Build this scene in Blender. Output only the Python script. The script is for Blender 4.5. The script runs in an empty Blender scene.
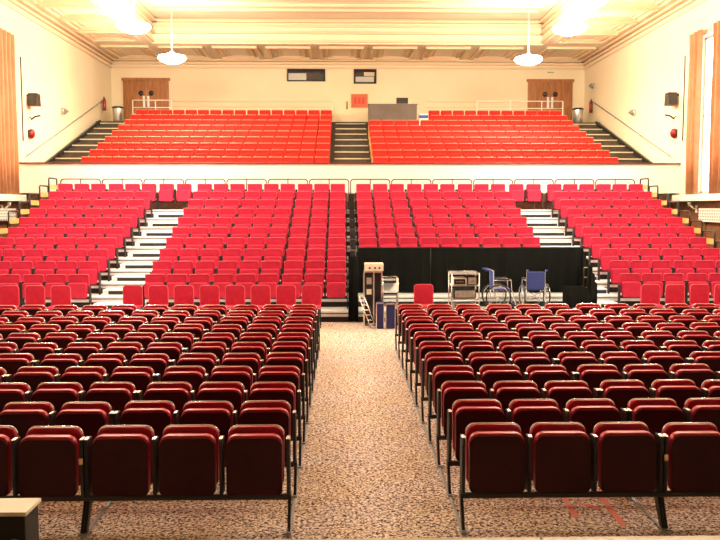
import bpy, bmesh, math, random
from mathutils import Vector, Matrix
random.seed(7)
PI = math.pi
C = bpy.context.scene.collection
sc = bpy.context.scene

# ---------------------------------------------------------------- camera, world, exposure
EYE = 2.685
F = 815.0
PITCH = math.radians(4.42)
YAW = math.radians(1.195)
cam_d = bpy.data.cameras.new('camera'); cam = bpy.data.objects.new('camera', cam_d); C.objects.link(cam)
cam.location = (0, 0, EYE)
cam.rotation_euler = (PI/2 - PITCH, 0, -YAW)
cam_d.sensor_width = 36; cam_d.lens = 36*F/720; cam_d.clip_end = 200
sc.camera = cam
sc.view_settings.view_transform = 'Standard'; sc.view_settings.look = 'None'
sc.view_settings.gamma = 1; sc.view_settings.use_curve_mapping = False
sc.view_settings.exposure = 0.42
world = bpy.data.worlds.new('world'); sc.world = world; world.use_nodes = True
bg = world.node_tree.nodes['Background']
bg.inputs[0].default_value = (0.85, 0.92, 1, 1); bg.inputs[1].default_value = 5.0
LAMP_POWER = 190.0

def proj(x, y, z):
    # pixel position in the 720x540 frame, for leaving out what the frame cannot show
    cx = x*math.cos(YAW) - y*math.sin(YAW)
    cy = x*math.sin(YAW) + y*math.cos(YAW)
    dz = z - EYE
    dep = cy*math.cos(PITCH) - dz*math.sin(PITCH)
    up = cy*math.sin(PITCH) + dz*math.cos(PITCH)
    return 360 + F*cx/dep, 270 - F*up/dep

# ---------------------------------------------------------------- materials
MATS = {}
def mat(name, col, rough=0.6, metal=0.0, spec=0.5, noise=None, emit=None, sheen=0, bump=None, coat=0):
    m = bpy.data.materials.new(name); m.use_nodes = True
    nt = m.node_tree; b = nt.nodes['Principled BSDF']
    b.inputs['Base Color'].default_value = (*col, 1); b.inputs['Roughness'].default_value = rough
    b.inputs['Metallic'].default_value = metal; b.inputs['Specular IOR Level'].default_value = spec
    if sheen: b.inputs['Sheen Weight'].default_value = sheen
    if coat: b.inputs['Coat Weight'].default_value = coat
    if emit: b.inputs['Emission Color'].default_value = (*emit[0], 1); b.inputs['Emission Strength'].default_value = emit[1]
    if noise:
        col2, scale = noise
        tc = nt.nodes.new('ShaderNodeTexCoord'); n = nt.nodes.new('ShaderNodeTexNoise'); n.inputs['Scale'].default_value = scale
        n.inputs['Detail'].default_value = 4
        r = nt.nodes.new('ShaderNodeValToRGB'); r.color_ramp.elements[0].color = (*col, 1); r.color_ramp.elements[1].color = (*col2, 1)
        r.color_ramp.elements[0].position = .35; r.color_ramp.elements[1].position = .65
        nt.links.new(tc.outputs['Object'], n.inputs['Vector']); nt.links.new(n.outputs['Fac'], r.inputs['Fac']); nt.links.new(r.outputs['Color'], b.inputs['Base Color'])
    if bump:
        tc = nt.nodes.new('ShaderNodeTexCoord'); n = nt.nodes.new('ShaderNodeTexNoise'); n.inputs['Scale'].default_value = bump[0]
        bp = nt.nodes.new('ShaderNodeBump'); bp.inputs['Strength'].default_value = bump[1]; bp.inputs['Distance'].default_value = .02
        nt.links.new(tc.outputs['Object'], n.inputs['Vector']); nt.links.new(n.outputs['Fac'], bp.inputs['Height']); nt.links.new(bp.outputs['Normal'], b.inputs['Normal'])
    MATS[name] = m; return m
cream = mat('cream_paint', (0.87, 0.76, 0.53), .7, noise=((0.84, 0.72, 0.49), .6))
cream_ceiling = mat('ceiling_paint', (0.87, 0.74, 0.54), .8)
cream_mould = mat('moulding_paint', (0.80, 0.60, 0.38), .7)
white_paint = mat('white_paint', (0.87, 0.80, 0.68), .5)
front_paint = mat('balcony_front_paint', (0.86, 0.78, 0.68), .6)
stall_red = mat('stalls_vinyl', (0.42, 0.003, 0.022), .42, spec=.35, noise=((0.36, 0.002, 0.016), 9))
stall_highlight = mat('stalls_highlight_edging', (0.85, 0.78, 0.76), .2, metal=.85)  # pale metal that puts the white glare into the seat rims
board = mat('seat_underside_board', (0.026, 0.0014, 0.0025), .5, spec=.15, noise=((0.034, 0.002, 0.003), 4))
tier_red = mat('tier_fabric', (0.56, 0.021, 0.066), .8, spec=.3, noise=((0.47, 0.016, 0.052), 7))
tier_highlight = mat('tier_highlight_edging', (0.72, 0.13, 0.17), .5)  # lighter red that puts the bright edge highlight into the colour
balc_red = mat('balcony_fabric', (0.50, 0.016, 0.012), .8, spec=.2, noise=((0.58, 0.026, 0.016), 5))
balc_edge = mat('balcony_seat_top', (0.66, 0.25, 0.14), .5)
black = mat('black_steel', (0.014, 0.014, 0.015), .38, metal=.3)
black_matt = mat('black_paint', (0.012, 0.012, 0.012), .7)
chrome = mat('worn_chrome', (0.75, 0.74, 0.72), .25, metal=.9)
alu = mat('aluminium', (0.84, 0.88, 0.88), .4, metal=.25, noise=((0.74, 0.79, 0.80), 5))
alu_dark = mat('dull_steel', (0.30, 0.31, 0.32), .5, metal=.6)
tan = mat('tan_board', (0.72, 0.40, 0.14), .5, noise=((0.60, 0.30, 0.09), 3))
brown_step = mat('stair_riser', (0.06, 0.045, 0.03), .8, noise=((0.085, 0.065, 0.04), 4))
nosing = mat('stair_nosing', (0.62, 0.54, 0.36), .5)
drape_m = mat('black_drape', (0.007, 0.0078, 0.007), .95, spec=.05)
blue = mat('blue_fabric', (0.03, 0.06, 0.30), .6)
navy = mat('navy_panel', (0.012, 0.018, 0.13), .5)
bin_m = mat('bin_steel', (0.55, 0.54, 0.50), .3, metal=.8)
red_plastic = mat('red_enamel', (0.22, 0.006, 0.008), .3)
grey_m = mat('grey_plastic', (0.36, 0.34, 0.32), .5)
desk_m = mat('desk_laminate', (0.115, 0.085, 0.065), .6, noise=((0.135, 0.10, 0.078), 2))
rail_m = mat('rail_grey', (0.035, 0.042, 0.036), .6)
glassy = mat('dark_glass', (0.02, 0.02, 0.025), .1, spec=.8)
orange = mat('poster_orange', (0.62, 0.15, 0.07), .6)
poster_red = mat('poster_red', (0.65, 0.05, 0.03), .6)
tape_m = mat('red_tape', (0.62, 0.17, 0.13), .6)
yellow = mat('yellow_paint', (0.65, 0.45, 0.05), .5)
case_top = mat('pale_board', (0.90, 0.82, 0.66), .6)
stage_wood = mat('stage_board', (0.55, 0.46, 0.34), .5, noise=((0.48, 0.38, 0.26), 3))
opal = mat('opal_glass', (1, 1, 1), .4, emit=((1.0, 0.88, 0.70), LAMP_POWER))

opal_dim = mat('opal_glass_dimmed', (1, 1, 1), .4, emit=((1.0, 0.86, 0.68), LAMP_POWER*.35))

def wood(name, c1, c2, scale=(1, 1, .12), rough=.45):
    m = bpy.data.materials.new(name); m.use_nodes = True; nt = m.node_tree; b = nt.nodes['Principled BSDF']
    tc = nt.nodes.new('ShaderNodeTexCoord'); mp = nt.nodes.new('ShaderNodeMapping'); mp.inputs['Scale'].default_value = scale
    n = nt.nodes.new('ShaderNodeTexNoise'); n.inputs['Scale'].default_value = 14; n.inputs['Detail'].default_value = 5
    r = nt.nodes.new('ShaderNodeValToRGB'); r.color_ramp.elements[0].color = (*c1, 1); r.color_ramp.elements[1].color = (*c2, 1)
    r.color_ramp.elements[0].position = .38; r.color_ramp.elements[1].position = .62
    nt.links.new(tc.outputs['Object'], mp.inputs['Vector']); nt.links.new(mp.outputs[0], n.inputs['Vector'])
    nt.links.new(n.outputs['Fac'], r.inputs['Fac']); nt.links.new(r.outputs['Color'], b.inputs['Base Color']); b.inputs['Roughness'].default_value = rough
    return m
door_wood = wood('door_wood', (0.42, 0.17, 0.055), (0.30, 0.105, 0.03))
dado_wood = wood('dado_wood', (0.15, 0.06, 0.025), (0.26, 0.11, 0.045), (1, 1, 1))

def carpet_mat():
    m = bpy.data.materials.new('speckled_carpet'); m.use_nodes = True; nt = m.node_tree; b = nt.nodes['Principled BSDF']
    tc = nt.nodes.new('ShaderNodeTexCoord')
    n = nt.nodes.new('ShaderNodeTexNoise'); n.inputs['Scale'].default_value = 38; n.inputs['Detail'].default_value = 2; n.inputs['Roughness'].default_value = .65
    n.inputs['Distortion'].default_value = .7
    r = nt.nodes.new('ShaderNodeValToRGB'); e = r.color_ramp.elements
    e[0].position = .38; e[0].color = (0.05, 0.028, 0.028, 1); e[1].position = .62; e[1].color = (0.80, 0.74, 0.69, 1)
    e2 = r.color_ramp.elements.new(.45); e2.color = (0.22, 0.135, 0.105, 1)
    e3 = r.color_ramp.elements.new(.52); e3.color = (0.58, 0.50, 0.45, 1)
    n2 = nt.nodes.new('ShaderNodeTexNoise'); n2.inputs['Scale'].default_value = 1.1; n2.inputs['Detail'].default_value = 2
    mx = nt.nodes.new('ShaderNodeMix'); mx.data_type = 'RGBA'; mx.blend_type = 'MULTIPLY'
    r2 = nt.nodes.new('ShaderNodeValToRGB'); r2.color_ramp.elements[0].color = (1, .91, .80, 1); r2.color_ramp.elements[1].color = (1, .95, .95, 1)
    r2.color_ramp.elements[0].position = .4; r2.color_ramp.elements[1].position = .6
    mx.inputs['Factor'].default_value = 1
    nt.links.new(tc.outputs['Object'], n.inputs['Vector']); nt.links.new(tc.outputs['Object'], n2.inputs['Vector'])
    nt.links.new(n.outputs['Fac'], r.inputs['Fac']); nt.links.new(n2.outputs['Fac'], r2.inputs['Fac'])
    nt.links.new(r.outputs['Color'], mx.inputs['A']); nt.links.new(r2.outputs['Color'], mx.inputs['B']); nt.links.new(mx.outputs['Result'], b.inputs['Base Color'])
    b.inputs['Roughness'].default_value = .95; b.inputs['Specular IOR Level'].default_value = .1
    return m
carpet = carpet_mat()

def curtain_mat():
    m = mat('gold_curtain', (0.50, 0.22, 0.10), .5, spec=.3, sheen=.2, noise=((0.44, 0.18, 0.07), 3))
    return m
curtain_m = curtain_mat()

def pane_mat():
    m = bpy.data.materials.new('window_glass'); m.use_nodes = True; nt = m.node_tree
    nt.nodes.remove(nt.nodes['Principled BSDF'])
    t = nt.nodes.new('ShaderNodeBsdfTransparent'); g = nt.nodes.new('ShaderNodeBsdfGlossy'); g.inputs['Roughness'].default_value = .05
    mx = nt.nodes.new('ShaderNodeMixShader'); mx.inputs[0].default_value = .06
    nt.links.new(t.outputs[0], mx.inputs[1]); nt.links.new(g.outputs[0], mx.inputs[2])
    nt.links.new(mx.outputs[0], nt.nodes['Material Output'].inputs['Surface'])
    return m
pane_m = pane_mat()

# ---------------------------------------------------------------- mesh helpers
class MB:
    def __init__(s): s.bm = bmesh.new(); s.mi = 0
    def box(s, x0, x1, y0, y1, z0, z1, bev=0, mi=0, seg=2):
        r = bmesh.ops.create_cube(s.bm, size=1)
        vs = r['verts']
        for v in vs: v.co = Vector(((x0+x1)/2 + v.co.x*(x1-x0), (y0+y1)/2 + v.co.y*(y1-y0), (z0+z1)/2 + v.co.z*(z1-z0)))
        fs = {f for v in vs for f in v.link_faces}
        for f in fs: f.material_index = mi
        if bev:
            es = list({e for v in vs for e in v.link_edges})
            rr = bmesh.ops.bevel(s.bm, geom=es, offset=bev, segments=seg, affect='EDGES', profile=.5)
            for f in rr['faces']: f.material_index = mi; f.smooth = True
        return s
    def tube(s, pts, r, n=8, mi=0, closed=False, cap=True):
        pts = [Vector(p) for p in pts]; rings = []; N = len(pts)
        prev = None
        for i, p in enumerate(pts):
            a = pts[i-1] if (i > 0 or closed) else pts[i]
            b = pts[(i+1) % N] if (i < N-1 or closed) else pts[i]
            t = (b-a).normalized()
            up = Vector((0, 0, 1)) if abs(t.z) < .95 else Vector((1, 0, 0))
            if prev is None: u = t.cross(up).normalized()
            else:
                u = (prev - t*prev.dot(t))
                u = u.normalized() if u.length > 1e-5 else t.cross(up).normalized()
            prev = u; w = t.cross(u)
            rings.append([s.bm.verts.new(p + r*(math.cos(2*PI*k/n)*u + math.sin(2*PI*k/n)*w)) for k in range(n)])
        M = N if closed else N-1
        for i in range(M):
            A, B = rings[i], rings[(i+1) % N]
            for k in range(n):
                f = s.bm.faces.new((A[k], A[(k+1) % n], B[(k+1) % n], B[k])); f.smooth = True; f.material_index = mi
        if cap and not closed:
            for R in (rings[0], rings[-1]):
                try: f = s.bm.faces.new(R); f.material_index = mi
                except ValueError: pass
        return s
    def lathe(s, prof, cx=0, cy=0, n=24, mi=0, axis='z'):
        rings = []
        for r, z in prof:
            ring = []
            for k in range(n):
                a = 2*PI*k/n
                if axis == 'z': co = (cx + r*math.cos(a), cy + r*math.sin(a), z)
                elif axis == 'x': co = (z, cx + r*math.cos(a), cy + r*math.sin(a))
                else: co = (cx + r*math.cos(a), z, cy + r*math.sin(a))
                ring.append(s.bm.verts.new(co))
            rings.append(ring)
        for A, B in zip(rings, rings[1:]):
            for k in range(n):
                f = s.bm.faces.new((A[k], A[(k+1) % n], B[(k+1) % n], B[k])); f.smooth = True; f.material_index = mi
        for R in (rings[0], rings[-1]):
            f = s.bm.faces.new(R); f.material_index = mi
        return s
    def prism(s, outline, y0, y1, bev=0, mi=0, mi_front=None, bulge=0):
        # outline in XZ, extruded along Y
        n = len(outline)
        A = [s.bm.verts.new((x, y0, z)) for x, z in outline]; B = [s.bm.verts.new((x, y1, z)) for x, z in outline]
        fa = s.bm.faces.new(A); fb = s.bm.faces.new(B[::-1]); fs = [fa, fb]
        for k in range(n):
            f = s.bm.faces.new((A[k], B[k], B[(k+1) % n], A[(k+1) % n])); f.smooth = True; fs.append(f)
        for f in fs: f.material_index = mi
        if mi_front is not None: fa.material_index = mi_front
        if bev:
            es = [e for e in set(fa.edges) | set(fb.edges)]
            rr = bmesh.ops.bevel(s.bm, geom=es, offset=bev, segments=3, affect='EDGES', profile=.5)
            for f in rr['faces']: f.material_index = mi; f.smooth = True
        return s
    def poly(s, pts, mi=0):
        f = s.bm.faces.new([s.bm.verts.new(p) for p in pts]); f.material_index = mi; return s
    def xf(s, M):
        bmesh.ops.transform(s.bm, matrix=M, verts=s.bm.verts); return s
    def build(s, name, mats, parent=None, loc=None, link=True):
        bmesh.ops.recalc_face_normals(s.bm, faces=s.bm.faces)
        me = bpy.data.meshes.new(name); s.bm.to_mesh(me); s.bm.free()
        for m in (mats if isinstance(mats, (list, tuple)) else [mats]): me.materials.append(m)
        o = bpy.data.objects.new(name, me)
        if loc: o.location = loc
        if parent: o.parent = parent
        if link: C.objects.link(o)
        return o

def rrect(x0, x1, z0, z1, rt, rb=None, n=5):
    # rounded rectangle outline, larger radius at the top
    rb = rt if rb is None else rb; pts = []
    for cx, cz, a0, r in ((x1-rt, z1-rt, 0, rt), (x0+rt, z1-rt, PI/2, rt), (x0+rb, z0+rb, PI, rb), (x1-rb, z0+rb, 1.5*PI, rb)):
        for k in range(n+1):
            a = a0 + PI/2*k/n; pts.append((cx + r*math.cos(a), cz + r*math.sin(a)))
    return pts

def tag(o, label=None, cat=None, group=None, kind=None):
    if label: o['label'] = label
    if cat: o['category'] = cat
    if group: o['group'] = group
    if kind: o['kind'] = kind
    return o
def empty(name, loc, label=None, cat=None, group=None, rz=0):
    o = bpy.data.objects.new(name, None); C.objects.link(o); o.location = loc; o.rotation_euler = (0, 0, rz); o.empty_display_size = .2
    return tag(o, label, cat, group)
def copy_tree(o, parent=None):
    c = o.copy(); C.objects.link(c); c.parent = parent
    for ch in KIDS.get(o.name, []): copy_tree(ch, c)
    return c
KIDS = {}
def reg(root):
    # remember the children of a prototype (before any copies exist)
    for o in list(C.objects):
        if o.parent is not None:
            KIDS.setdefault(o.parent.name, [])
            if o not in KIDS[o.parent.name]: KIDS[o.parent.name].append(o)
def struct(mb, name, m, **k):
    return tag(mb.build(name, m, **k), kind='structure')
ORD = ['first', 'second', 'third', 'fourth', 'fifth', 'sixth', 'seventh', 'eighth', 'ninth', 'tenth', 'eleventh', 'twelfth', 'thirteenth', 'fourteenth', 'fifteenth', 'sixteenth', 'seventeenth']

# ---------------------------------------------------------------- the hall
XL, XR, YB = -10.8, 11.4, 38.8
YF = -4.0              # the shell reaches behind the stage
ZS, ZC = 9.55, 10.5    # perimeter soffit, central ceiling
struct(MB().box(XL-.3, XR+.3, YF, 28.4, -.2, 0), 'floor', carpet)

WIN = [(24.2, 26.35), (17.6, 19.75)]
SILL, HEAD = 3.12, 8.08
def side_wall(name, x0, x1, inner):
    m = MB(); ys = YF; mi = 0
    m.box(x0, x1, YF, YB, 2.87, SILL); m.box(x0, x1, YF, YB, HEAD, ZC+.8)
    for a, b in sorted(WIN):
        m.box(x0, x1, ys, a, SILL, HEAD); ys = b
    m.box(x0, x1, ys, YB, SILL, HEAD)
    m.box(x0, x1, 28.4, YB, 0, 2.87)
    struct(m, name, cream)
side_wall('wall_left', XL-.3, XL, XL); side_wall('wall_right', XR, XR+.3, XR)
for nm, xa, xb, sgn in (('trim_1', XL-.3, XL, 1), ('trim_2', XR, XR+.3, -1)):
    m = MB().box(xa, xb, YF, 28.4, 0, 2.87)
    xi = XL if sgn > 0 else XR
    y = 2.0
    while y < 27.6:
        m.box(min(xi, xi+sgn*.03), max(xi, xi+sgn*.03), y, y+.12, .15, 2.75, mi=0); y += 1.3
    struct(m, nm, dado_wood)
for nm, xi, sgn in (('trim_3', XL, 1), ('trim_4', XR, -1)):   # pale sill shelf above the panelling
    struct(MB().box(min(xi, xi+sgn*.28), max(xi, xi+sgn*.28), YF, 27.45, 2.87, 3.08, bev=.02), nm, white_paint)
# back wall
struct(MB().box(XL-.3, XR+.3, YB, YB+.3, 0, ZC+.8), 'wall_back', cream)
struct(MB().box(XL, XR, 28.2, 28.4, 2.87, 3.25), 'wall_under_balcony', cream)
struct(MB().box(XL, XR, 28.2, 28.4, 0, 2.87), 'trim_5', dado_wood)
for k, (xa, xb, z) in enumerate(((XL, -.5, 7.62), (XL, -.5, 7.36), (3.9, 8.4, 7.62), (3.9, 8.4, 7.36))):
    struct(MB().box(xa if k > 1 else -8.2, xb, YB-.03, YB, z-.02, z+.02), 'trim_%d' % (6+k), cream_mould)

# ceiling: coffered perimeter soffit and raised centre
IXL, IXR, IYB = -8.0, 8.5, 35.1
m = MB().box(XL-.3, IXL, YF, YB, ZS, ZS+.12).box(IXR, XR+.3, YF, YB, ZS, ZS+.12).box(IXL, IXR, IYB, YB, ZS, ZS+.12)
struct(m, 'ceiling', cream_ceiling)
m = MB().box(IXL-.15, IXL, YF, IYB+.15, ZS+.1, ZC+.1).box(IXR, IXR+.15, YF, IYB+.15, ZS+.1, ZC+.1).box(IXL-.15, IXR+.15, IYB, IYB+.15, ZS+.1, ZC+.1)
m.box(IXL-.2, IXR+.2, YF, IYB+.2, ZC+.1, ZC+.25)
struct(m, 'ceiling_centre', cream_ceiling)
m = MB()   # mouldings round the raised centre, in steps
for dz, dd in ((0.0, .10), (.34, .16), (.62, .09), (.80, .22)):
    z = ZS + .06 + dz
    m.box(IXL, IXL+dd, YF, IYB, z, z+.09).box(IXR-dd, IXR, YF, IYB, z, z+.09).box(IXL, IXR, IYB-dd, IYB, z, z+.09)
struct(m, 'trim_10', cream_mould)
m = MB()   # wall cornice
for dz, dd in ((-.42, .06), (-.24, .14), (-.10, .26)):
    z = ZS + dz
    m.box(XL, XL+dd, YF, YB, z, z+.09).box(XR-dd, XR, YF, YB, z, z+.09).box(XL, XR, YB-dd, YB, z, z+.09)
struct(m, 'trim_11', cream_mould)
m = MB()   # coffer frames hanging under the soffit
def coffer(m, x0, x1, y0, y1, z):
    for i, (o, t, d) in enumerate(((0, .10, .09), (.26, .07, .05), (.48, .05, .03))):
        a, b, c, e = x0+o, x1-o, y0+o*.7, y1-o*.7
        if b-a < .3 or e-c < .25: break
        m.box(a, b, c, c+t, z-d, z).box(a, b, e-t, e, z-d, z).box(a, a+t, c+t, e-t, z-d, z).box(b-t, b, c+t, e-t, z-d, z)
y = 6.0
while y < IYB-1:
    coffer(m, XL+.5, IXL-.3, y, y+1.7, ZS); coffer(m, IXR+.3, XR-.5, y, y+1.7, ZS); y += 2.05
x = IXL + .1
while x < IXR-1.0:
    coffer(m, x, x+1.9, IYB+.5, YB-.6, ZS); x += 2.3
coffer(m, XL+.5, IXL-.3, IYB+.4, YB-.6, ZS); coffer(m, IXR+.3, XR-.5, IYB+.4, YB-.6, ZS)
struct(m, 'trim_12', cream_mould)
m = MB()   # ribs across the raised ceiling
for yy in (33.4, 32.6, 31.6, 25.5, 24.7, 18.3, 12.0, 6.0):
    m.box(IXL+.6, IXR-.6, yy, yy+.16, ZC, ZC+.1)
    m.box(IXL+.6, IXR-.6, yy+.3, yy+.38, ZC+.03, ZC+.1)
struct(m, 'trim_13', cream_mould)

# dark drapes at the back of the stage
struct(MB().box(XL-.3, XR+.3, YF-.3, YF, 0, ZC+.8), 'wall_stage', drape_m)
# windows
n = 1
for sgn, xi in ((-1, XL), (1, XR)):
    for a, b in WIN:
        xa, xb = (xi-.28, xi-.22) if sgn < 0 else (xi+.22, xi+.28)
        m = MB().box(xa, xb, a, a+.07, SILL, HEAD).box(xa, xb, b-.07, b, SILL, HEAD).box(xa, xb, a, b, SILL, SILL+.07).box(xa, xb, a, b, HEAD-.07, HEAD)
        m.box(xa, xb, (a+b)/2-.015, (a+b)/2+.015, SILL, HEAD)
        for q in (2,): m.box(xa, xb, a, b, SILL+(HEAD-SILL)*q/4-.02, SILL+(HEAD-SILL)*q/4+.02)
        w = struct(m, 'window_%d' % n, white_paint)
        struct(MB().box((xa+xb)/2-.004, (xa+xb)/2+.004, a, b, SILL, HEAD), 'pane', pane_m, parent=w)
        n += 1
def curtain(xi, sgn, y0, y1, label, group='gold curtains beside the tall windows'):
    e = empty('curtain', (xi, y0, 0), label, 'curtain', group)
    m = MB(); N = 90; t = .012
    A = []
    for k in range(N+1):
        u = k/N; yy = (y1-y0)*u; d = .15 + .115*math.sin(u*(y1-y0)*2*PI/.30+.8*math.sin(u*5)) + .02*math.sin(u*31)
        A.append((sgn*d, yy))
    H = [SILL-.035, 4.4, 6, 7.4, HEAD+.12]
    rows = []
    for h in H:
        rows.append([(m.bm.verts.new((a*(1+.06*math.sin(h*3+i*.3)), b, h)), m.bm.verts.new((a*(1+.06*math.sin(h*3+i*.3))+sgn*t, b, h))) for i, (a, b) in enumerate(A)])
    for R, S in zip(rows, rows[1:]):
        for k in range(N):
            for q in (0, 1):
                f = m.bm.faces.new((R[k][q], R[k+1][q], S[k+1][q], S[k][q])); f.smooth = True
    for k in range(N):
        m.bm.faces.new((rows[0][k][0], rows[0][k+1][0], rows[0][k+1][1], rows[0][k][1]))
    m.build('drape', curtain_m, e)
    MB().tube([(sgn*.16, -.06, HEAD+.14), (sgn*.16, y1-y0+.06, HEAD+.14)], .022).build('curtain_rail', tan, e)
curtain(XL, 1, 25.3, 27.02, 'gold curtain gathered at the far side of the left window, beside cream wall')
curtain(XR, -1, 25.72, 26.45, 'narrow gold curtain at the far side of the right window, beside bright glass')
curtain(XR, -1, 23.8, 24.78, 'gold curtain at the near side of the right window, cut by picture edge')

# ---------------------------------------------------------------- balcony
BY0, BD, BR, BN = 27.9, .95, .31, 9     # first riser, depth, rise, rows
BZ = 3.56
m = MB().box(XL, XR, 27.5, 27.7, 3.15, 4.12)
struct(m, 'wall_balcony_front', front_paint)
m = MB().box(XL, XR, 27.44, 27.76, 4.12, 4.165, bev=.01)
struct(m, 'trim_14', mat('balcony_capping', (0.10, 0.03, 0.02), .5))
SX = [(-10.6, -8.98), (-.32, 1.0), (9.62, 11.2)]   # side stair, middle stair, side stair
m = MB()
for k in range(BN):
    y = 27.7 + k*BD
    m.box(XL, XR, y, YB, BZ-.3 + (k-1)*BR if k else 3.15, BZ + k*BR)
m.box(XL, XR, 27.7 + BN*BD, YB, BZ + (BN-1)*BR, 6.42)
struct(m, 'floor_balcony', brown_step)
for q, (xa, xb) in enumerate(SX):
    m = MB()
    for k in range(1, BN+1):
        y = 27.7 + k*BD; z = BZ + k*BR
        m.box(xa, xb, y-.45, y, z-BR, z-BR/2, mi=0)
        m.box(xa, xb, y-.03, y+.06, z-.035, z+.006, mi=1)
        m.box(xa, xb, y-.47, y-.42, z-BR/2-.02, z-BR/2+.004, mi=0)
    struct(m, 'floor_stair_%d' % (q+1), [brown_step, nosing])
# black stair strings against the side walls
for q, (xa, xb) in enumerate(((-10.68, -10.6), (11.2, 11.28))):
    y0, y1 = 27.75, 36.3; z0 = BZ + .12; z1 = z0 + BR/BD*(y1-y0)
    m = MB(); P = []
    for x in (xa, xb):
        P.append([m.bm.verts.new(p) for p in ((x, y0, z0-.4), (x, y0, z0), (x, y1, z1), (x, y1+.1, z1), (x, y1+.1, z1-.4))])
    m.bm.faces.new(P[0]); m.bm.faces.new(P[1][::-1])
    for k in range(5): m.bm.faces.new((P[0][k], P[1][k], P[1][(k+1) % 5], P[0][(k+1) % 5]))
    struct(m, 'trim_%d' % (15+q), black)
# cream block at the head of the middle stair
struct(MB().box(-.5, 1.05, 36.6, YB, 6.42, 7.0), 'trim_17', cream)
struct(MB().box(-.5, -.42, 36.4, YB, 6.42, 7.3), 'trim_18', cream)

# hand rails along side walls of balcony
for sgn, xi, lab in ((1, XL, 'thin sloping handrail on the left wall beside the balcony stairs'), (-1, XR, 'thin sloping handrail on the right wall beside the balcony stairs')):
    e = empty('handrail', (xi, 28.1, 0), lab, 'handrail', 'balcony wall handrails')
    MB().tube([(sgn*.09, 0, 4.42), (sgn*.09, 9.0, 7.42)], .02).build('rail', alu_dark, e)
    for t in (0.3, 3, 6, 8.7):
        z = 4.42 + 3*t/9
        MB().tube([(0, t, z-.05), (sgn*.09, t, z-.05), (sgn*.09, t, z)], .01, n=6).build('bracket', alu_dark, e)

# doors at the back of the balcony
def back_door(num, xa, xb):
    m = MB().box(xa-.08, xa, YB-.08, YB-.002, 6.42, 8.62).box(xb, xb+.08, YB-.08, YB-.002, 6.42, 8.62).box(xa-.14, xb+.14, YB-.1, YB-.002, 8.55, 8.68)
    d = struct(m, 'door_%d' % num, door_wood)
    mid = (xa+xb)/2
    for a, b in ((xa, mid-.01), (mid+.01, xb)):
        leaf = struct(MB().box(a, b, YB-.05, YB-.004, 6.43, 8.55, bev=.006), 'door_leaf', door_wood, parent=d)
        c = (a+b)/2 + (.25 if b < mid else -.25)
        struct(MB().lathe([(.001, YB-.056), (.12, YB-.056), (.12, YB-.05)], c, 7.98, n=20, axis='y'), 'round_window', glassy, parent=leaf)
        hx = mid + (-.1 if b < mid else .1)
        struct(MB().box(hx-.05, hx+.05, YB-.07, YB-.05, 7.35, 7.85), 'push_plate', alu, parent=leaf)
back_door(1, -10.15, -8.2); back_door(2, 8.8, 10.75)

def white_rail(x0, x1, y, z0, posts, label):
    e = empty('guard_rail', (x0, y, z0), label, 'rail')
    w = x1-x0
    m = MB()
    for h in (.98, .66, .36): m.tube([(0, 0, h), (w, 0, h)], .022)
    m.build('rail', white_paint, e)
    for p in posts: MB().tube([(p-x0, 0, 0), (p-x0, 0, .98)], .025).build('post', white_paint, e)
white_rail(-9.3, -7.6, 36.75, 6.42, (-9.3, -8.3, -7.6), 'white guard rail in front of the left balcony doors')
white_rail(6.0, 9.85, 36.75, 6.42, (6.0, 7.5, 8.9, 9.85), 'white guard rail in front of the right balcony doors')

# balcony seats
def balcony_seat_proto():
    m = MB()
    m.prism(rrect(-.245, .245, .36, .84, .06, .03, 3), .02, .09, bev=.015, mi=0)
    m.prism(rrect(-.23, .23, .30, .70, .05, .04, 3), -.11, -.03, bev=.02, mi=0)
    m.box(-.235, .235, .015, .095, .82, .848, bev=.01, mi=1, seg=1)
    m.box(-.265, -.248, -.10, .10, .0, .62, mi=2)
    return m.build('balcony_seat', [balc_red, balc_edge, tan])
bs0 = balcony_seat_proto(); bs_used = False
BS = .532
for side, (x0, dx) in (('left', (-.72, -BS)), ('right', (1.32, BS))):
    for k in range(BN):
        for i in range(16):
            if side == 'right' and k >= 7 and i < 5: continue
            o = bs0 if not bs_used else bs0.copy()
            if bs_used: C.objects.link(o)
            bs_used = True
            o.location = (x0 + dx*i, 28.25 + BD*k, BZ + BR*k)
            tag(o, 'orange-red balcony seat, %s from the middle stairs, %s row up, %s bank' % (ORD[i], ORD[k], side), 'seat', 'balcony seats')

# control desk and things on the back of the balcony
e = empty('control_desk', (1.1, 35.0, BZ+BR*8), 'long grey-brown control desk behind the balcony seats right of middle stairs', 'desk')
zt = 7.05 - (BZ+BR*8)
MB().box(0, 2.05, 0, .06, 0, zt-.03).build('front_panel', desk_m, e)
MB().box(-.03, 2.08, -.02, .8, zt-.03, zt).build('desktop', desk_m, e)
for x in (0, 2.0): MB().box(x, x+.05, .06, .78, 0, zt-.03).build('side_panel', desk_m, e)
e = empty('monitor', (2.55, 35.4, 7.05), 'small dark monitor standing on the grey-brown control desk', 'monitor')
MB().box(-.1, .1, -.06, .06, 0, .02).tube([(0, 0, .02), (0, 0, .07)], .02).build('stand', black, e)
MB().box(-.25, .25, -.03, .03, .06, .31, bev=.008).build('bezel', black, e)
MB().box(-.22, .22, -.034, -.031, .09, .28).build('screen', glassy, e)
e = empty('storage_box', (3.45, 35.1, BZ+BR*8), 'small white box with dark blue front beside the control desk', 'box')
MB().box(-.2, .2, 0, .3, .1, .62, bev=.01).build('body', white_paint, e)
MB().box(-.19, .19, -.01, -.001, .42, .55).build('label_panel', blue, e)
MB().box(-.18, .18, .02, .28, 0, .1).build('base', black, e)

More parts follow.
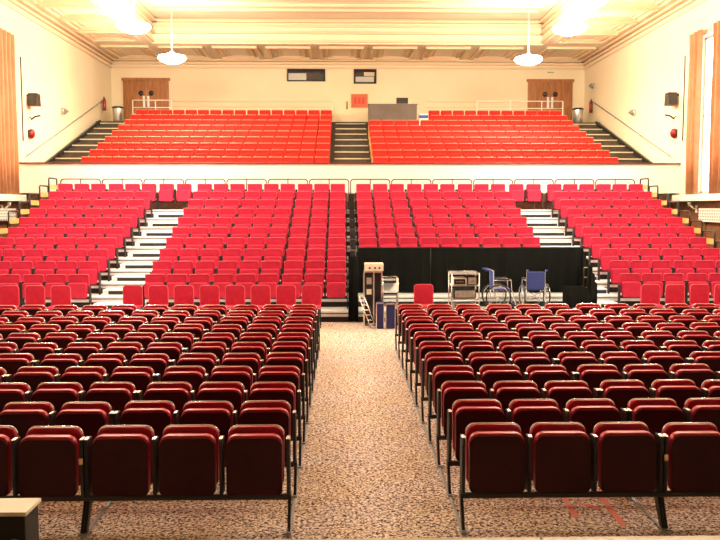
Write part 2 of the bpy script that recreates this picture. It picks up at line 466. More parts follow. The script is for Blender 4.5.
def waste_bin(x, y, z, label):
    e = empty('waste_bin', (x, y, z), label, 'bin', 'balcony bins')
    MB().lathe([(.2, 0), (.21, .02), (.24, .6), (.24, .62)]).build('body', bin_m, e)
    MB().lathe([(.25, .6), (.25, .66), (.2, .69), (.001, .70)]).build('rim', black, e)
waste_bin(-9.95, 36.7, 6.42, 'steel waste bin at the head of the left balcony stairs')
waste_bin(10.55, 36.8, 6.42, 'steel waste bin at the head of the right balcony stairs')
e = empty('fire_extinguisher', (-10.62, 37.0, 6.42), 'red fire extinguisher on the wall above the left balcony stairs', 'fire extinguisher')
MB().lathe([(.07, .55), (.08, .57), (.08, 1.0), (.05, 1.07), (.02, 1.1)]).build('body', red_plastic, e)
MB().box(-.02, .02, -.08, .02, 1.1, 1.15).build('handle', black, e)
e = empty('fire_extinguisher', (11.31, 37.4, 6.42), 'red fire extinguisher on the wall behind the right bin', 'fire extinguisher')
MB().lathe([(.07, .55), (.08, .57), (.08, 1.0), (.05, 1.07), (.02, 1.1)]).build('body', red_plastic, e)
MB().box(-.02, .02, -.08, .02, 1.1, 1.15).build('handle', black, e)

# projection windows, poster, exit sign on the back wall
def wall_frame(name, x0, x1, z0, z1, label, cat, inner, t=.06, frame=black, extra=None):
    e = empty(name, ((x0+x1)/2, YB, z0), label, cat); w = (x1-x0)/2; h = z1-z0
    MB().box(-w, w, -.06, -.002, 0, t).box(-w, w, -.06, -.002, h-t, h).box(-w, -w+t, -.06, -.002, t, h-t).box(w-t, w, -.06, -.002, t, h-t).build('frame', frame, e)
    MB().box(-w+t, w-t, -.03, -.003, t, h-t).build('pane' if cat != 'poster' else 'sheet', inner, e)
    if extra: extra(e, w, h)
    return e
def ex1(e, w, h):
    MB().box(-w+.08, w-.12, -.036, -.031, .08, h*.48).build('lower_shade', mat('projection_grey', (0.50, 0.52, 0.48), .4), e)
    MB().box(-w*.1, w-.10, -.042, -.037, h*.52, h-.14).build('upper_shade', mat('projection_beige', (0.6, 0.5, 0.33), .5), e)
wall_frame('projection_window', .52, 1.58, 8.45, 9.12, 'black-framed projection window above the orange poster', 'window', glassy, extra=ex1)
wall_frame('projection_window', -2.6, -.82, 8.55, 9.12, 'wide dark projection window high on the back wall left of centre', 'window', glassy, extra=lambda e, w, h: MB().box(-w+.06, 0, -.036, -.031, .06, h-.2).build('lower_shade', MATS['projection_grey'], e))
def ex2(e, w, h):
    for x in (-.18, 0, .18):
        MB().box(x-.06, x+.06, -.034, -.031, h*.3, h*.75).build('print', poster_red, e)
wall_frame('poster', .38, 1.18, 7.32, 7.98, 'orange-red framed poster on the back wall above the middle stairs', 'poster', orange, t=.035, frame=tan, extra=ex2)
e = empty('grab_bar', (.2, YB, 7.2), 'small brown wooden bar on the back wall beside the poster', 'bar')
MB().tube([(0, -.06, 0), (0, -.06, .42)], .03).build('bar', door_wood, e)
for z in (.05, .37): MB().tube([(0, 0, z), (0, -.06, z)], .015).build('bracket', door_wood, e)
e = empty('exit_sign', (9.78, YB, 8.92), 'small pale sign on the wall above the right balcony doors', 'sign')
MB().box(-.2, .2, -.04, -.002, 0, .15, bev=.006).build('panel', white_paint, e)
MB().box(-.16, .16, -.044, -.041, .04, .11).build('face', mat('sign_green', (0.35, 0.42, 0.25), .5), e)

# ---------------------------------------------------------------- wall fittings
def wall_light(x, sgn, y, z, label, s=1.0):
    e = empty('wall_spotlight', (x, y, z), label, 'spotlight', 'small spotlights on the side walls')
    MB().tube([(0, 0, 0), (sgn*.12, 0, 0), (sgn*.2, -.05, -.08)], .02).build('arm', grey_m, e)
    MB().lathe([(.03, -.2), (.05, -.18), (.1, 0), (.1, .02)], 0, 0, n=16).xf(Matrix.Translation((sgn*.22, -.06, -.06)) @ Matrix.Rotation(.7*sgn, 4, 'Y')).build('head', alu_dark, e)
wall_light(XR, -1, 31.9, 6.45, 'small grey spotlight on the right wall above the stair handrail')
wall_light(XL, 1, 31.9, 6.45, 'small grey spotlight on the left wall above the stair handrail')
wall_light(XR, -1, 37.2, 8.25, 'small grey spotlight high in the far right corner')
def fixture(xi, sgn, y, side):
    e = empty('floodlight', (xi, y, 6.15), 'black hooded floodlight on the %s wall beside the curtain' % side, 'floodlight')
    m = MB(); P = []
    for d in (.05, .35):
        P.append([m.bm.verts.new((sgn*d, yy, zz)) for yy, zz in ((-.22, 0), (.22, 0), (.15, .42), (-.15, .42))])
    m.bm.faces.new(P[0]); m.bm.faces.new(P[1][::-1])
    for k in range(4): m.bm.faces.new((P[0][k], P[1][k], P[1][(k+1) % 4], P[0][(k+1) % 4]))
    m.build('housing', mat('housing_%s' % side, (0.035, 0.03, 0.025), .6), e)
    MB().box(min(0, sgn*.36), max(0, sgn*.36), -.16, .16, .30, .37).build('band', black, e)
    MB().tube([(0, 0, .2), (sgn*.06, 0, .2)], .04).build('bracket', black, e)
    e = empty('wall_bracket', (xi, y, 5.75), 'thin black slanted bracket under the floodlight on the %s wall' % side, 'bracket')
    MB().tube([(0, 0, .02), (sgn*.05, 0, .02), (sgn*.08, -.05, -.02)], .015).build('mount', black, e)
    MB().tube([(sgn*.42, -.1, .06), (sgn*.22, 0, .04), (sgn*.06, .05, -.05)], .03).build('arm', black, e)
    e = empty('fire_bell', (xi, y, 5.2), 'dark red fire bell on the %s wall below the floodlight' % side, 'bell')
    MB().lathe([(.001, sgn*.18), (.08, sgn*.175), (.15, sgn*.13), (.17, sgn*.06), (.17, sgn*.05)], 0, 0, axis='x').build('gong', red_plastic, e)
    MB().box(min(0, sgn*.06), max(0, sgn*.06), -.13, .13, -.13, .13).build('backplate', black, e)
    o = MB().tube([(0, 0, 4.9), (0, 0, 7.7)], .02, n=6).build('cable_conduit', rail_m, loc=(xi+sgn*.02, y-.62, 0))
    tag(o, 'thin vertical conduit between floodlight and curtain on the %s wall' % side, 'pipe')
fixture(XR, -1, 27.95, 'right'); fixture(XL, 1, 28.6, 'left')

for xi, sgn, side in ((XR, -1, 'right'), (XL, 1, 'left')):
    e = empty('picture_light', (xi, 26.1, 2.62), 'small white bracket lamp on the %s wood panelling' % side, 'lamp')
    MB().box(min(0, sgn*.03), max(0, sgn*.03), -.06, .06, -.12, .12).build('backplate', white_paint, e)
    MB().tube([(0, 0, 0), (sgn*.12, 0, .02), (sgn*.2, .05, .12)], .018).build('arm', white_paint, e)
    MB().lathe([(.03, .08), (.06, .2), (.065, .21)], sgn*.22, .06).build('shade', white_paint, e)
def grille(xi, sgn, y0, y1, label):
    e = empty('wall_grille', (xi, y0, 2.22), label, 'grille')
    L = y1-y0
    MB().box(min(0, sgn*.1), max(0, sgn*.1), 0, L, 0, .42, bev=.01).build('casing', white_paint, e)
    m = MB()
    for a in range(int(L/.12)):
        for b in range(4):
            yy = .06 + a*.12 + (b % 2)*.03
            x = sgn*.102
            m.box(min(x-.003, x+.003), max(x-.003, x+.003), yy, yy+.055, .05+b*.09, .10+b*.09)
    m.build('grille_mesh', alu_dark, e)
grille(XR, -1, 22.6, 25.75, 'cream perforated grille on the right wood panelling')
grille(XL, 1, 24.9, 27.0, 'cream perforated grille on the left wood panelling')

# ---------------------------------------------------------------- pendant lamps
def pendant_proto():
    e = empty('pendant_lamp', (0, 0, 0), 'x', 'lamp')
    MB().lathe([(.001, -.16), (.22, -.14), (.42, -.06), (.50, .03), (.46, .10), (.28, .15), (.08, .17)], n=32).build('bowl', opal, e)
    MB().lathe([(.09, .16), (.09, .22), (.03, .30)]).build('collar', white_paint, e)
    MB().tube([(0, 0, .28), (0, 0, ZC+.1-8.0)], .016, n=6).build('rod', grey_m, e)
    MB().lathe([(.03, ZC-8.08), (.13, ZC-8.0+.04), (.13, ZC-8.0+.1)]).build('ceiling_cup', white_paint, e)
    return e
p0 = pendant_proto(); reg(p0); first = True
for y, rowl in ((30.0, 'farthest row, over the balcony'), (24.6, 'second row, over the tiered seats'), (17.6, 'over the front of the tiers'), (11.2, 'over the floor seats')):
    for x, sd in ((-6.15, 'left'), (6.75, 'right')):
        o = p0 if first else copy_tree(p0); first = False
        o.location = (x, y, 8.0 if y > 26 else 7.95)
        if y < 12:   # dimmed over the floor seats
            for ch in o.children:
                if ch.name.startswith('bowl'): ch.data = ch.data.copy(); ch.data.materials[0] = opal_dim
        tag(o, 'glowing bowl pendant lamp on a long rod, %s side, %s' % (sd, rowl), 'lamp', 'ceiling pendant lamps')

# ---------------------------------------------------------------- tiered retractable seating
TY, TD, TR, TN = 18.9, .8, .26, 10
TX0, TX1 = -9.35, 9.85
HOLE = (.33, 5.35)
plat = empty('seating_platform', (.25, TY, 0), 'long stepped metal seating platform carrying the red tiered seats', 'platform')
for k in range(1, TN+1):
    y = (k-1)*TD; z = k*TR; y1 = TD if k < TN else 1.1
    m = MB().box(TX0-.25, TX1-.25, y, y+y1+.05, z-.13, z, mi=0)
    m.box(TX0-.25, TX1-.25, y+.03, y+y1, z-TR, z-.13, mi=1)
    m.box(TX0-.25, TX1-.25, y-.012, y, z-.06, z-.04, mi=1)
    m.build('deck', [alu, black_matt], plat)
    MB().box(-.05, .10, y+.04-(k-1)*TD+(k-1)*TD, y+.7, z+.001, z+.5).build('gap_darkener', black_matt, plat)  # black box added on each deck to make the narrow gap dark
for side, xa, xb in (('left', -5.93, -4.75), ('right', 5.32, 6.6)):
    st = empty('aisle_steps', ((xa+xb)/2, TY, 0), 'pale metal steps running up the %s aisle between red tiered seats' % side, 'steps')
    w = (xb-xa)/2
    for k in range(1, TN):
        y = k*TD; z = k*TR
        wl = -w + (.74 if side == 'right' and k < 3 else 0)
        m = MB().box(wl, w, y-.36, y-.002, z+.001, z+TR/2, mi=0)
        m.box(wl+.14, w-.02, y-.366, y-.361, z+.015, z+.10, mi=1)
        m.box(wl, w, y-.37, y-.36, z+.1, z+.13, mi=0)
        m.build('step', [alu, black_matt], st)
    m = MB().box(-w + (.74 if side == 'right' else 0), w, -.38, -.02, 0, TR/2); m.build('step', alu, st)

def tier_seat_proto():
    e = empty('tier_seat', (0, 0, 0), 'x', 'seat')
    m = MB().prism(rrect(-.235, .235, .36, .83, .05, .03, 4), .0, .07, bev=.018)
    m.build('backrest', tier_red, e)
    m = MB().prism(rrect(-.225, .225, .27, .64, .05, .05, 4), -.15, -.06, bev=.025)
    m.build('seat_pan', tier_red, e)
    MB().tube([(-.238, .0, .79), (-.23, -.002, .815), (-.2, -.003, .83), (.2, -.003, .83), (.23, -.002, .815), (.238, 0, .79)], .007, n=5).build('highlight_edging', tier_highlight, e)
    return e
ts0 = tier_seat_proto(); reg(ts0); ts_first = True
def block_x(x0, n, s=.53, gap=.035):
    return [x0 + s*(i+.5) + gap*(i//3) for i in range(n)]
BL = {'outer left': block_x(-9.22, 6), 'inner left': block_x(-4.74, 9), 'inner right': block_x(.40, 9, s=.54), 'outer right': block_x(6.64, 6)}
def tier_frame(name, xs, y, z, label, mids=True):
    e = empty('seat_bank_frame', (xs[0]-.265, y, z), label, 'seat frame', 'black frames under tiered seats')
    x0 = xs[0]-.265
    MB().box(0, xs[-1]+.265-x0, .01, .06, .24, .30).build('beam', black, e)
    edges = [xs[0]-.265] + [(a+b)/2 for a, b in zip(xs, xs[1:])] + [xs[-1]+.265]
    for i, ex in enumerate(edges):
        w = .012 if i in (0, len(edges)-1) else (.02 if i % 3 else .034)
        leg = i % 3 == 0 or i == len(edges)-1
        MB().box(ex-x0-w, ex-x0+w, -.10, .05, .001 if leg else .24, .56 if i in (0, len(edges)-1) else .66, bev=.008, seg=1).build('standard', black_matt, e)
    return e
SY = .5
for bn, xs in BL.items():
    for k in range(1, TN+1):
        if bn == 'inner right' and k < 4: continue
        y = TY + (k-1)*TD + SY; z = k*TR
        tier_frame('f', xs, y, z, 'black frame under the %s row up of the %s tier block' % (ORD[k-1], bn))
        for i, x in enumerate(xs):
            o = ts0 if ts_first else copy_tree(ts0); ts_first = False
            o.location = (x, y, z)
            if bn in ('inner right', 'outer right'): i2, wh = i, 'left'
            else: i2, wh = i, 'left'
            tag(o, 'bright red tip-up seat, %s from left end, %s tier row up, %s block' % (ORD[i2], ORD[k-1], bn), 'seat', 'red tip-up seats on the tiers')
# two bridging seats at the top of each aisle
for side, xa in (('left', -5.7), ('right', 5.66)):
    for i in range(2):
        o = copy_tree(ts0); o.location = (xa + .565*i, TY + 9*TD + SY, TN*TR)
        tag(o, 'bright red tip-up seat bridging the top of the %s aisle, %s of two' % (side, ('left', 'right')[i]), 'seat', 'red tip-up seats on the tiers')
    tier_frame('f', [xa, xa+.565], TY + 9*TD + SY, TN*TR, 'black frame under the two seats bridging the %s aisle top' % side)

# guard rails behind the top row
gr = None
N = 14; X0, X1 = -9.3, 9.75; W = (X1-X0)/N
def guard_proto(w):
    e = empty('guard_rail', (0, 0, 0), 'x', 'rail')
    h = 1.0; r = .1
    pts = [(0.03, 0, h-r)] + [(0.03+r-r*math.cos(a), 0, h-r+r*math.sin(a)) for a in (PI/6, PI/3, PI/2)] + [(w-.03-r+r*math.sin(a), 0, h-r+r*math.cos(a)) for a in (0, PI/6, PI/3, PI/2)]
    MB().tube(pts, .022, n=6).build('top_rail', rail_m, e)
    for x in (.03, w/2, w-.03): MB().tube([(x, 0, 0), (x, 0, h-(r if x != w/2 else 0))], .020, n=6).build('post', rail_m, e)
    return e
g0 = guard_proto(W); reg(g0)
for i in range(N):
    o = g0 if i == 0 else copy_tree(g0)
    o.location = (X0+W*i, TY+TN*TD+.22, TN*TR)
    tag(o, 'grey tube guard rail behind the top tier row, %s from the left' % ORD[i], 'rail', 'guard rails behind the top row')
# stepped side guards
def side_guard_proto():
    e = empty('side_guard', (0, 0, 0), 'x', 'rail')
    h = 1.0
    MB().tube([(0, .04, 0), (0, .04, h-.04), (0, .08, h), (0, .72, h), (0, .76, h-.04), (0, .76, 0)], .024, n=6).build('frame', black, e)
    MB().box(-.012, .012, .07, .73, .66, .80).build('board', tan, e)
    MB().box(-.01, .01, .07, .73, .05, .30).build('kick_panel', black_matt, e)
    return e
s0 = side_guard_proto(); reg(s0); sf = True
for side, x in (('left', -9.31), ('right', 9.82)):
    for k in range(3, TN+1):
        o = s0 if sf else copy_tree(s0); sf = False
        o.location = (x, TY+(k-1)*TD, k*TR)
        tag(o, 'black frame with tan board at the %s end of the %s tier row up' % (side, ORD[k-1]), 'rail', 'stepped guards at the tier ends')

# ---------------------------------------------------------------- loose red chairs on the floor before the tiers
def stack_chair():
    e = empty('stacking_chair', (0, 0, 0), 'x', 'chair')
    m = MB().prism(rrect(-.215, .215, .46, .92, .07, .05, 5), .19, .235, bev=.015)
    m.build('backrest', tier_red, e)
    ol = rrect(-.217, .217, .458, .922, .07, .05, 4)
    MB().tube([(x, .192, z) for x, z in ol], .007, n=5, closed=True).build('highlight_edging', tier_highlight, e)  # added tube drawing the highlight round the chair back
    MB().box(-.22, .22, -.22, .2, .42, .475, bev=.02).build('seat', tier_red, e)
    for x in (-.2, .2):
        MB().tube([(x, -.19, .43), (x*1.08, -.22, 0)], .011, n=6).build('leg', black, e)
        MB().tube([(x, .23, .8), (x, .20, .42), (x*1.05, .26, 0)], .011, n=6).build('leg', black, e)
    MB().tube([(-.2, -.19, .41), (.2, -.19, .41), (.2, .19, .41), (-.2, .19, .41)], .01, n=6, closed=True).build('seat_frame', black, e)
    return e
c0 = stack_chair(); reg(c0); cf = True
loose = [(-4.74+.575*i, 'red chair with rounded back below the tiers, %s from left in inner row' % ORD[i]) for i in range(8)]
loose += [(-7.5+.575*i-.575*1, 'red chair with rounded back at the foot of the far-left tier, %s from left' % ORD[i]) for i in range(4)]
loose += [(7.02+.565*i, 'red chair with rounded back at the foot of the far-right tier, %s from left' % ORD[i]) for i in range(4)]
for x, lab in loose:
    o = c0 if cf else copy_tree(c0); cf = False
    o.location = (x, 18.18, 0); tag(o, lab, 'chair', 'loose red chairs along the foot of the tiers')
o = copy_tree(c0); o.location = (1.84, 18.3, 0); tag(o, 'single red chair standing alone in front of the black drape', 'chair')

# ---------------------------------------------------------------- black drape and equipment
def cloth(name, pts, z0, ztop, label, amp=.03, wl=.35):
    # pts: plan polyline; ztop function of path fraction
    m = MB(); P = []; L = 0; seg = []
    for a, b in zip(pts, pts[1:]):
        d = (Vector(b)-Vector(a)); seg.append((Vector(a), d, L, d.length)); L += d.length
    n = int(L/.05)
    for i in range(n+1):
        s = L*i/n
        for a, d, l0, ln in seg:
            if s <= l0+ln+1e-6: break
        u = (s-l0)/ln; p = a+d*u; nrm = Vector((-d.y, d.x)).normalized()
        w = amp*math.sin(s*2*PI/wl)+amp*.5*math.sin(s*7.3)
        zt = ztop(s/L)
        top = (p.x+nrm.x*w*.5, p.y+nrm.y*w*.5); bot = (p.x+nrm.x*w*1.3, p.y+nrm.y*w*1.3)
        P.append(((*bot, z0(s/L)), (*top, zt)))
    ring = [[m.bm.verts.new(q) for q in pr] for pr in P]
    ring2 = [[m.bm.verts.new((q[0], q[1]+.02, q[2])) for q in pr] for pr in P]
    for R in (ring, ring2):
        for A, B in zip(R, R[1:]):
            f = m.bm.faces.new((A[0], B[0], B[1], A[1])); f.smooth = True
    for A, B, A2, B2 in zip(ring, ring[1:], ring2, ring2[1:]):
        m.bm.faces.new((A[1], B[1], B2[1], A2[1]))
    o = m.build(name, drape_m); tag(o, label, 'drape'); return o
cloth('black_drape', [(.36, 20.38), (6.02, 20.38)], lambda u: .56, lambda u: 1.66, 'long black drape hung in front of the upper right tier seats')
cloth('black_drape', [(5.98, 20.3), (5.90, 18.75)], lambda u: .53 if u < .42 else (.27 if u < .93 else .01), lambda u: 1.66-.5*u-.25*u*u, 'black drape turned forward beside the right aisle steps', amp=.05, wl=.3)
cloth('black_drape', [(5.1, 18.72), (5.82, 18.72)], lambda u: .02, lambda u: .86 if u < .7 else .86-1.1*(u-.7), 'low black cloth bunched at the foot of the right steps', amp=.05, wl=.3)
cloth('black_drape', [(.12, 18.78), (.36, 18.8)], lambda u: .02, lambda u: 1.55, 'narrow black cloth hanging beside the equipment cabinet', amp=.03, wl=.2)
e = empty('drape_rail', (.3, 20.41, 0), 'black tube rail holding up the long drape', 'rail')
MB().tube([(0, 0, 1.67), (5.75, 0, 1.67)], .015, n=6).build('rail', black, e)
for x in (0.02, 1.9, 3.8, 5.72): MB().tube([(x, 0, .521), (x, 0, 1.67)], .015, n=6).build('post', black, e)

# rack cabinet
e = empty('equipment_cabinet', (.67, 18.45, 0), 'tall black equipment cabinet with pale metal edges beside the aisle end', 'cabinet')
MB().box(-.2, .2, -.18, .2, .06, 1.22, bev=.01).build('body', black, e)
for x in (-.2, .02, .2): MB().box(x-.016, x+.016, -.21, -.18, .06, 1.24).build('edge_strip', chrome, e)
MB().box(-.2, .2, -.2, .2, 1.215, 1.245).build('edge_strip', chrome, e)
MB().box(-.14, -.03, -.195, -.181, .95, 1.1).build('control_panel', grey_m, e)
MB().box(-.14, -.03, -.195, -.181, .72, .84).build('name_plate', white_paint, e)
for x in (-.16, .16):
    for y in (-.13, .15): MB().lathe([(.001, -.015), (.03, -.01), (.03, .01), (.001, .015)], y, .03, n=12, axis='x').xf(Matrix.Translation((x, 0, 0))).build('caster', black, e)
e = empty('amplifier', (.70, 18.45, 1.246), 'cream amplifier box lying on top of the tall equipment cabinet', 'amplifier')
MB().box(-.21, .21, -.17, .17, .0, .17, bev=.012).build('case', white_paint, e)
for x in (-.1, .02, .12): MB().lathe([(.022, -.185), (.025, -.17)], x, .07, n=12, axis='y').build('knob', black, e)

def trolley(x, y, w, d, h, shelves, label, cat='trolley'):
    e = empty('equipment_trolley', (x, y, 0), label, cat)
    m = MB()
    for sx in (-w/2, w/2):
        for sy in (-d/2, d/2): m.tube([(sx, sy, .06), (sx, sy, h)], .014, n=6)
    for z in (h, h*.5):
        m.tube([(-w/2, -d/2, z), (w/2, -d/2, z), (w/2, d/2, z), (-w/2, d/2, z)], .012, n=6, closed=True)
    m.build('frame', chrome, e)
    for z in shelves: MB().box(-w/2, w/2, -d/2, d/2, z-.02, z).build('shelf', alu_dark, e)
    for sx in (-w/2, w/2):
        for sy in (-d/2, d/2):
            MB().lathe([(.001, -.015), (.035, -.012), (.035, .012), (.001, .015)], sy, .035, n=12, axis='x').xf(Matrix.Translation((sx, 0, 0))).build('caster', black, e)
    return e
trolley(1.07, 18.55, .34, .4, 1.08, (1.03, .70, .2), 'small two-shelf metal trolley beside the equipment cabinet')
e = empty('mixer', (1.07, 18.5, .701), 'grey sloped mixing unit on the lower shelf of the small trolley', 'mixer')
m = MB(); P = []
for x in (-.15, .15): P.append([m.bm.verts.new((x, yy, zz)) for yy, zz in ((-.18, 0), (.17, 0), (.17, .24), (-.14, .08))])
m.bm.faces.new(P[0]); m.bm.faces.new(P[1][::-1])
for k in range(4): m.bm.faces.new((P[0][k], P[1][k], P[1][(k+1) % 4], P[0][(k+1) % 4]))
m.build('case', alu, e); MB().box(-.15, .15, -.19, -.185, .01, .05).build('trim_strip', black, e)

tr = trolley(2.76, 18.5, .62, .5, 1.2, (1.18, .92, .62, .2), 'large open metal trolley loaded with audio gear in front of drape')
def unit(x, y, z, w, h, m_, label, cat, name):
    e = empty(name, (x, y, z), label, cat)
    MB().box(-w/2, w/2, -.2, .2, 0.001, h, bev=.008).build('case', m_, e)
    MB().box(-w/2+.02, w/2-.02, -.206, -.2, .02, h-.02).build('front_panel', black if m_ is not black else grey_m, e)
    for q in range(4): MB().lathe([(.014, -.222), (.016, -.206)], -w/2+.08+q*(w-.16)/3, h/2, n=10, axis='y').build('knob', chrome, e)
unit(2.64, 18.5, .92, .3, .16, white_paint, 'pale receiver on the upper shelf of the large trolley', 'receiver', 'receiver')
unit(2.92, 18.5, .92, .22, .2, black, 'black recorder beside the pale receiver on the large trolley', 'recorder', 'recorder')
unit(2.76, 18.5, .62, .5, .2, black, 'wide black amplifier on the middle shelf of the large trolley', 'amplifier', 'amplifier')
unit(2.76, 18.5, .20, .5, .3, alu_dark, 'grey power unit on the bottom shelf of the large trolley', 'amplifier', 'power_unit')

def case(x, y, w, h, d, label):
    e = empty('flight_case', (x, y, 0), label, 'case', 'upright blue cases by the aisle end')
    MB().box(-w/2+.01, w/2-.01, -d/2, d/2, .01, h-.01, bev=.01).build('body', navy, e)
    m = MB()
    for sx in (-1, 1):
        m.box(sx*w/2-.014, sx*w/2+.006, -d/2-.008, -d/2+.012, 0, h)
    m.box(-w/2, w/2, -d/2-.008, -d/2+.012, h-.018, h+.004)
    m.build('edge_trim', chrome, e)
    MB().tube([(-.04, 0, h), (-.04, 0, h+.03), (.04, 0, h+.03), (.04, 0, h)], .008, n=6).build('handle', black, e)
case(.82, 17.95, .17, .58, .30, 'upright blue case with pale edges, nearer the leaning ladder')
case(1.05, 17.98, .21, .56, .30, 'upright blue case with pale edges, nearer the red floor seats')

e = empty('step_ladder', (.62, 17.9, 0), 'folded aluminium step ladder leaning beside the equipment cabinet', 'ladder')
for off in (0, .1):
    for s_ in (-.06, .06):
        MB().tube([(.06+s_, off*.6, .0), (-.22+s_, .25+off*.6, .72)], .013, n=6).build('side_rail', chrome, e)
for q in range(6):
    t = .1 + q*.15
    MB().tube([(.06-.28*t-.06, .25*t, .72*t), (.06-.28*t+.06, .25*t, .72*t)], .014, n=6).build('rung', chrome, e)

# wheelchairs
def wheelchair(x, y, rz, label):
    e = empty('wheelchair', (x, y, TR), label, 'wheelchair', 'wheelchairs before the black drape', rz=rz)
    for s_ in (-1, 1):
        m = MB()
        R = .29; xx = s_*.29
        m.tube([(xx, .08+R*math.cos(a*PI/12), R+.015+R*math.sin(a*PI/12)) for a in range(24)], .017, n=6, closed=True)
        w = m.build('wheel', black, e)
        m = MB()
        for q in range(10):
            a = q*PI/5; m.tube([(xx, .08, R+.015), (xx, .08+R*math.cos(a), R+.015+R*math.sin(a))], .003, n=4)
        m.tube([(xx-s_*-.03, .08+.25*math.cos(a*PI/10), R+.015+.25*math.sin(a*PI/10)) for a in range(20)], .008, n=5, closed=True)
        m.build('hand_rim', chrome, w)
        MB().tube([(s_*.22, .18, .25), (s_*.22, .20, .93), (s_*.22, .34, .94)], .014, n=6).build('back_post', chrome, e)
        MB().tube([(s_*.22, .24, .94), (s_*.22, .38, .945)], .02, n=8).build('push_handle', blue, e)
        MB().tube([(s_*.23, .18, .70), (s_*.23, -.22, .70), (s_*.23, -.24, .48), (s_*.22, -.34, .12)], .012, n=6).build('side_frame', chrome, e)
        MB().box(s_*.23-.03, s_*.23+.03, -.2, .12, .71, .74, bev=.008).build('armrest', black, e)
        MB().lathe([(.001, -.015), (.06, -.012), (.06, .012), (.001, .015)], -.25, .06, n=14, axis='x').xf(Matrix.Translation((s_*.2, 0, 0))).build('caster', black, e)
        if rz < 3: MB().box(s_*.12-.08, s_*.12+.08, -.46, -.34, .10, .115).build('footplate', black, e)
    MB().tube([(-.22, 0, .46), (.22, 0, .46)], .012, n=6).tube([(-.22, .1, .2), (.22, .1, .46)], .01, n=6).tube([(.22, .1, .2), (-.22, .1, .46)], .01, n=6).build('cross_frame', chrome, e)
    MB().box(-.21, .21, -.22, .18, .46, .50, bev=.012).build('seat', blue, e)
    MB().box(-.21, .21, .175, .205, .50, .90, bev=.012).build('backrest', blue, e)
wheelchair(3.74, 19.29, PI*.5, 'wheelchair with blue back turned sideways, nearer the large trolley')
wheelchair(4.55, 19.27, PI, 'wheelchair with blue grips facing away, nearer the right steps')

# yellow folding stand by the drape
e = empty('folding_barrier', (5.95, 19.62, .53), 'small yellow and black tube frame beside the right aisle steps', 'stand')
m = MB()
for x in (-.1, .1): m.tube([(x, 0, 0), (x, 0, .7)], .012, n=6)
m.build('post', black, e)
for z in (.2, .45, .69): MB().tube([(-.1, 0, z), (.1, 0, z)], .012, n=6).build('crossbar', yellow, e)

# ---------------------------------------------------------------- stalls (floor seats)
RY0, RD, RN = 6.76, .85, 11
SS, GAP = .545, .05
def stall_seat_proto():
    e = empty('stalls_seat', (0, 0, 0), 'x', 'seat')
    lean = Matrix(((1, 0, 0, 0), (0, 1, .10, -.085), (0, 0, 1, 0), (0, 0, 0, 1)))
    MB().prism(rrect(-.235, .235, .36, .85, .075, .04, 6), -.03, .03, bev=.022).xf(lean).build('backrest', stall_red, e)
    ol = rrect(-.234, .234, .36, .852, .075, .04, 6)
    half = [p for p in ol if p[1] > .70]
    MB().tube([(x, .012, z) for x, z in half], .006, n=6).xf(lean).build('highlight_edging', stall_highlight, e)  # added tube drawing the glare along the top of the back
    lean2 = Matrix(((1, 0, 0, 0), (0, 1, .05, -.145-.04), (0, 0, 1, 0), (0, 0, 0, 1)))
    MB().prism(rrect(-.228, .228, .325, .815, .07, .03, 6), -.03, .045, bev=.018).xf(lean2).build('seat_pan', stall_red, e)
    MB().prism(rrect(-.2275, .2275, .328, .792, .065, .03, 6), -.042, -.0305, bev=.004).xf(lean2).build('seat_board', board, e)
    return e
st0 = stall_seat_proto(); reg(st0); stf = True
def stall_frame_proto():
    e = empty('seat_bank_frame', (0, 0, 0), 'x', 'seat frame')
    w = SS*3/2
    MB().box(-w-.03, w+.03, -.19, -.15, .275, .318, bev=.006, seg=1).build('beam', black_matt, e)
    for i in range(4):
        x = -w + SS*i
        if i == 0: x += -.006
        if i == 3: x += .006
        o = MB().box(x-.014, x+.014, -.20, -.06, .319, .786, bev=.006, seg=1).build('standard', black_matt, e)
        MB().box(x-.015, x+.015, -.20, -.12, .786, .797, bev=.005, seg=2).build('arm_cap', chrome, o)
    for s_ in (-1, 1):
        x = s_*(w+.012)
        m = MB(); P = []
        for xx in (x-.012, x+.012):
            P.append([m.bm.verts.new((xx, yy, zz)) for yy, zz in ((-.26, .03), (-.20, .03), (-.02, .30), (-.12, .32))])
        m.bm.faces.new(P[0]); m.bm.faces.new(P[1][::-1])
        for k in range(4): m.bm.faces.new((P[0][k], P[1][k], P[1][(k+1) % 4], P[0][(k+1) % 4]))
        lg = m.build('leg', black, e)
        MB().box(x-.022, x+.022, -.29, -.18, .018, .034).build('foot', alu_dark, lg)
    return e
sf0 = stall_frame_proto(); reg(sf0); sff = True
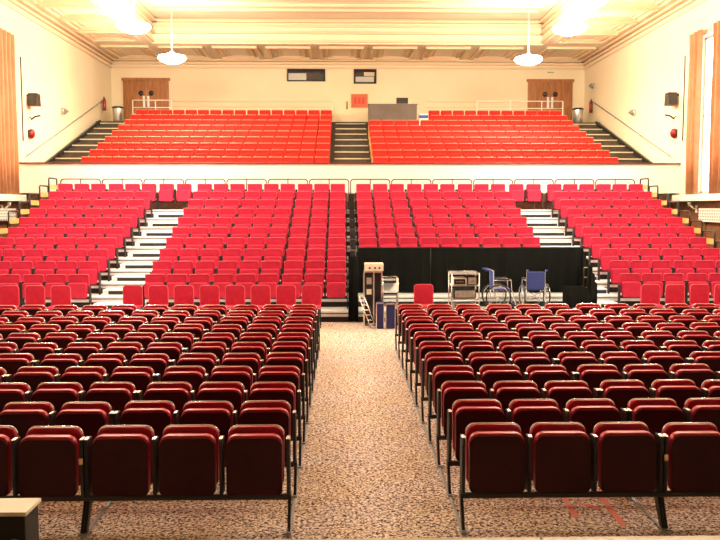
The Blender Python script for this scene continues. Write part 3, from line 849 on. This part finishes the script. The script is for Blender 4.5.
for side, xe, dr in (('left', -.46, -1), ('right', 1.0, 1)):
    for r in range(RN):
        y = RY0 + r*RD
        for u in range(5):
            xa = xe + dr*(u*(3*SS+GAP)); xb = xa + dr*3*SS
            px = [proj(xx, y, .7)[0] for xx in (xa, xb)]
            if min(px) > 735 or max(px) < -15: continue
            o = sf0 if sff else copy_tree(sf0); sff = False
            o.location = ((xa+xb)/2, y, 0)
            tag(o, 'black steel frame of the %s seat trio from the aisle, %s row back, %s stalls' % (ORD[u], ORD[r], side), 'seat frame', 'black frames under the floor seats')
            for j in range(3):
                x = xa + dr*SS*(j+.5)
                if min(abs(proj(x+d, y, .7)[0]-360) for d in (-.24, .24)) > 385: continue
                o = st0 if stf else copy_tree(st0); stf = False
                o.location = (x + random.uniform(-.004, .004), y, random.uniform(-.006, .004))
                o.rotation_euler = (0, 0, random.uniform(-.012, .012))
                tag(o, 'dark red tip-up seat, %s from the carpeted aisle, %s row back, %s stalls' % (ORD[u*3+j], ORD[r], side), 'seat', 'dark red tip-up seats on the floor')
    for u in range(5):
        x = xe + dr*(u*(3*SS+GAP) - (GAP/2 if u else -.0) ) + (-dr*.012 if u == 0 else 0)
        o = MB().box(x-.014, x+.014, RY0-.30, RY0+RD*(RN-1)+.2, 0, .018, bev=.004, seg=1).build('floor_rail', alu_dark)
        if u and proj(x, RY0+RD*10, 0)[0] > 760: pass
        tag(o, 'long thin floor rail under the %s stalls, %s from the carpeted aisle' % (side, ORD[u]), 'rail', 'floor rails linking the seat rows')
for side, x in (('left', -2.13), ('right', 2.66)):
    e = empty('number_plate', (x, RY0-.235, .60), 'small brass plate between the third and fourth front-row seats, %s stalls' % side, 'plate')
    MB().box(-.017, .017, -.012, 0, 0, .05, bev=.004).build('plate', mat('brass_%s' % side, (0.6, 0.42, 0.2), .35, metal=.7), e)
    MB().box(-.008, .008, 0, .04, -.02, .03).build('clip', black, e)

# ---------------------------------------------------------------- tape on carpet
def tape(pts, label):
    m = MB()
    (x0, y0), (x1, y1) = pts
    d = Vector((x1-x0, y1-y0)).normalized(); nrm = Vector((-d.y, d.x))*.028
    a = [(x0+nrm.x, y0+nrm.y), (x1+nrm.x, y1+nrm.y), (x1-nrm.x, y1-nrm.y), (x0-nrm.x, y0-nrm.y)]
    A = [m.bm.verts.new((*p, .0015)) for p in a]; B = [m.bm.verts.new((*p, .003)) for p in a]
    m.bm.faces.new(B); m.bm.faces.new(A[::-1])
    for k in range(4): m.bm.faces.new((A[k], A[(k+1) % 4], B[(k+1) % 4], B[k]))
    tag(m.build('floor_tape', tape_m), label, 'tape', 'red tape strips on the carpet')
def fl(px, py):
    # floor point under a pixel, worked out once for the tape marks
    cx = (px-360)/F; cy = (270-py)/F
    fw = (math.cos(PITCH)+cy*math.sin(PITCH)); dz = -math.sin(PITCH)+cy*math.cos(PITCH)
    t = -EYE/dz
    a, b = cx*t, fw*t
    return (a*math.cos(YAW)+b*math.sin(YAW), -a*math.sin(YAW)+b*math.cos(YAW))
tape([fl(557, 487), fl(577, 518)], 'red tape strip on the carpet, nearest the centre aisle, right stalls')
tape([fl(595, 490), fl(624, 526)], 'longest red tape strip, slanting across carpet by the right seat leg')
tape([fl(577, 503), fl(601, 509)], 'short red tape strip lying between the two slanting strips')

# ---------------------------------------------------------------- stage edge and box
m = MB().box(XL, XR, YF, 3.76, 0, 1.06)
struct(m, 'floor_stage', stage_wood)
m = MB()
x = -6.25
while x < 7: m.box(x+.004, x+1.196, -3.9, 3.80, 1.06, 1.10, bev=.004, seg=1); x += 1.2
struct(m, 'trim_19', stage_wood)
e = empty('stage_box', (-1.9, 3.5, 1.10), 'black box with pale top on the stage edge at bottom left', 'box')
MB().box(-.55, .53, -.06, .10, 0, .262, bev=.006).build('body', black_matt, e)
MB().box(-.56, .54, -.07, .11, .262, .28, bev=.004).build('lid', case_top, e)
MB().box(.47, .50, -.068, -.06, .08, .16, bev=.003).build('latch', chrome, e)

for o in list(C.objects):
    if o.get('label') == 'x': print('UNLABELLED', o.name)
print('objects', len(C.objects))
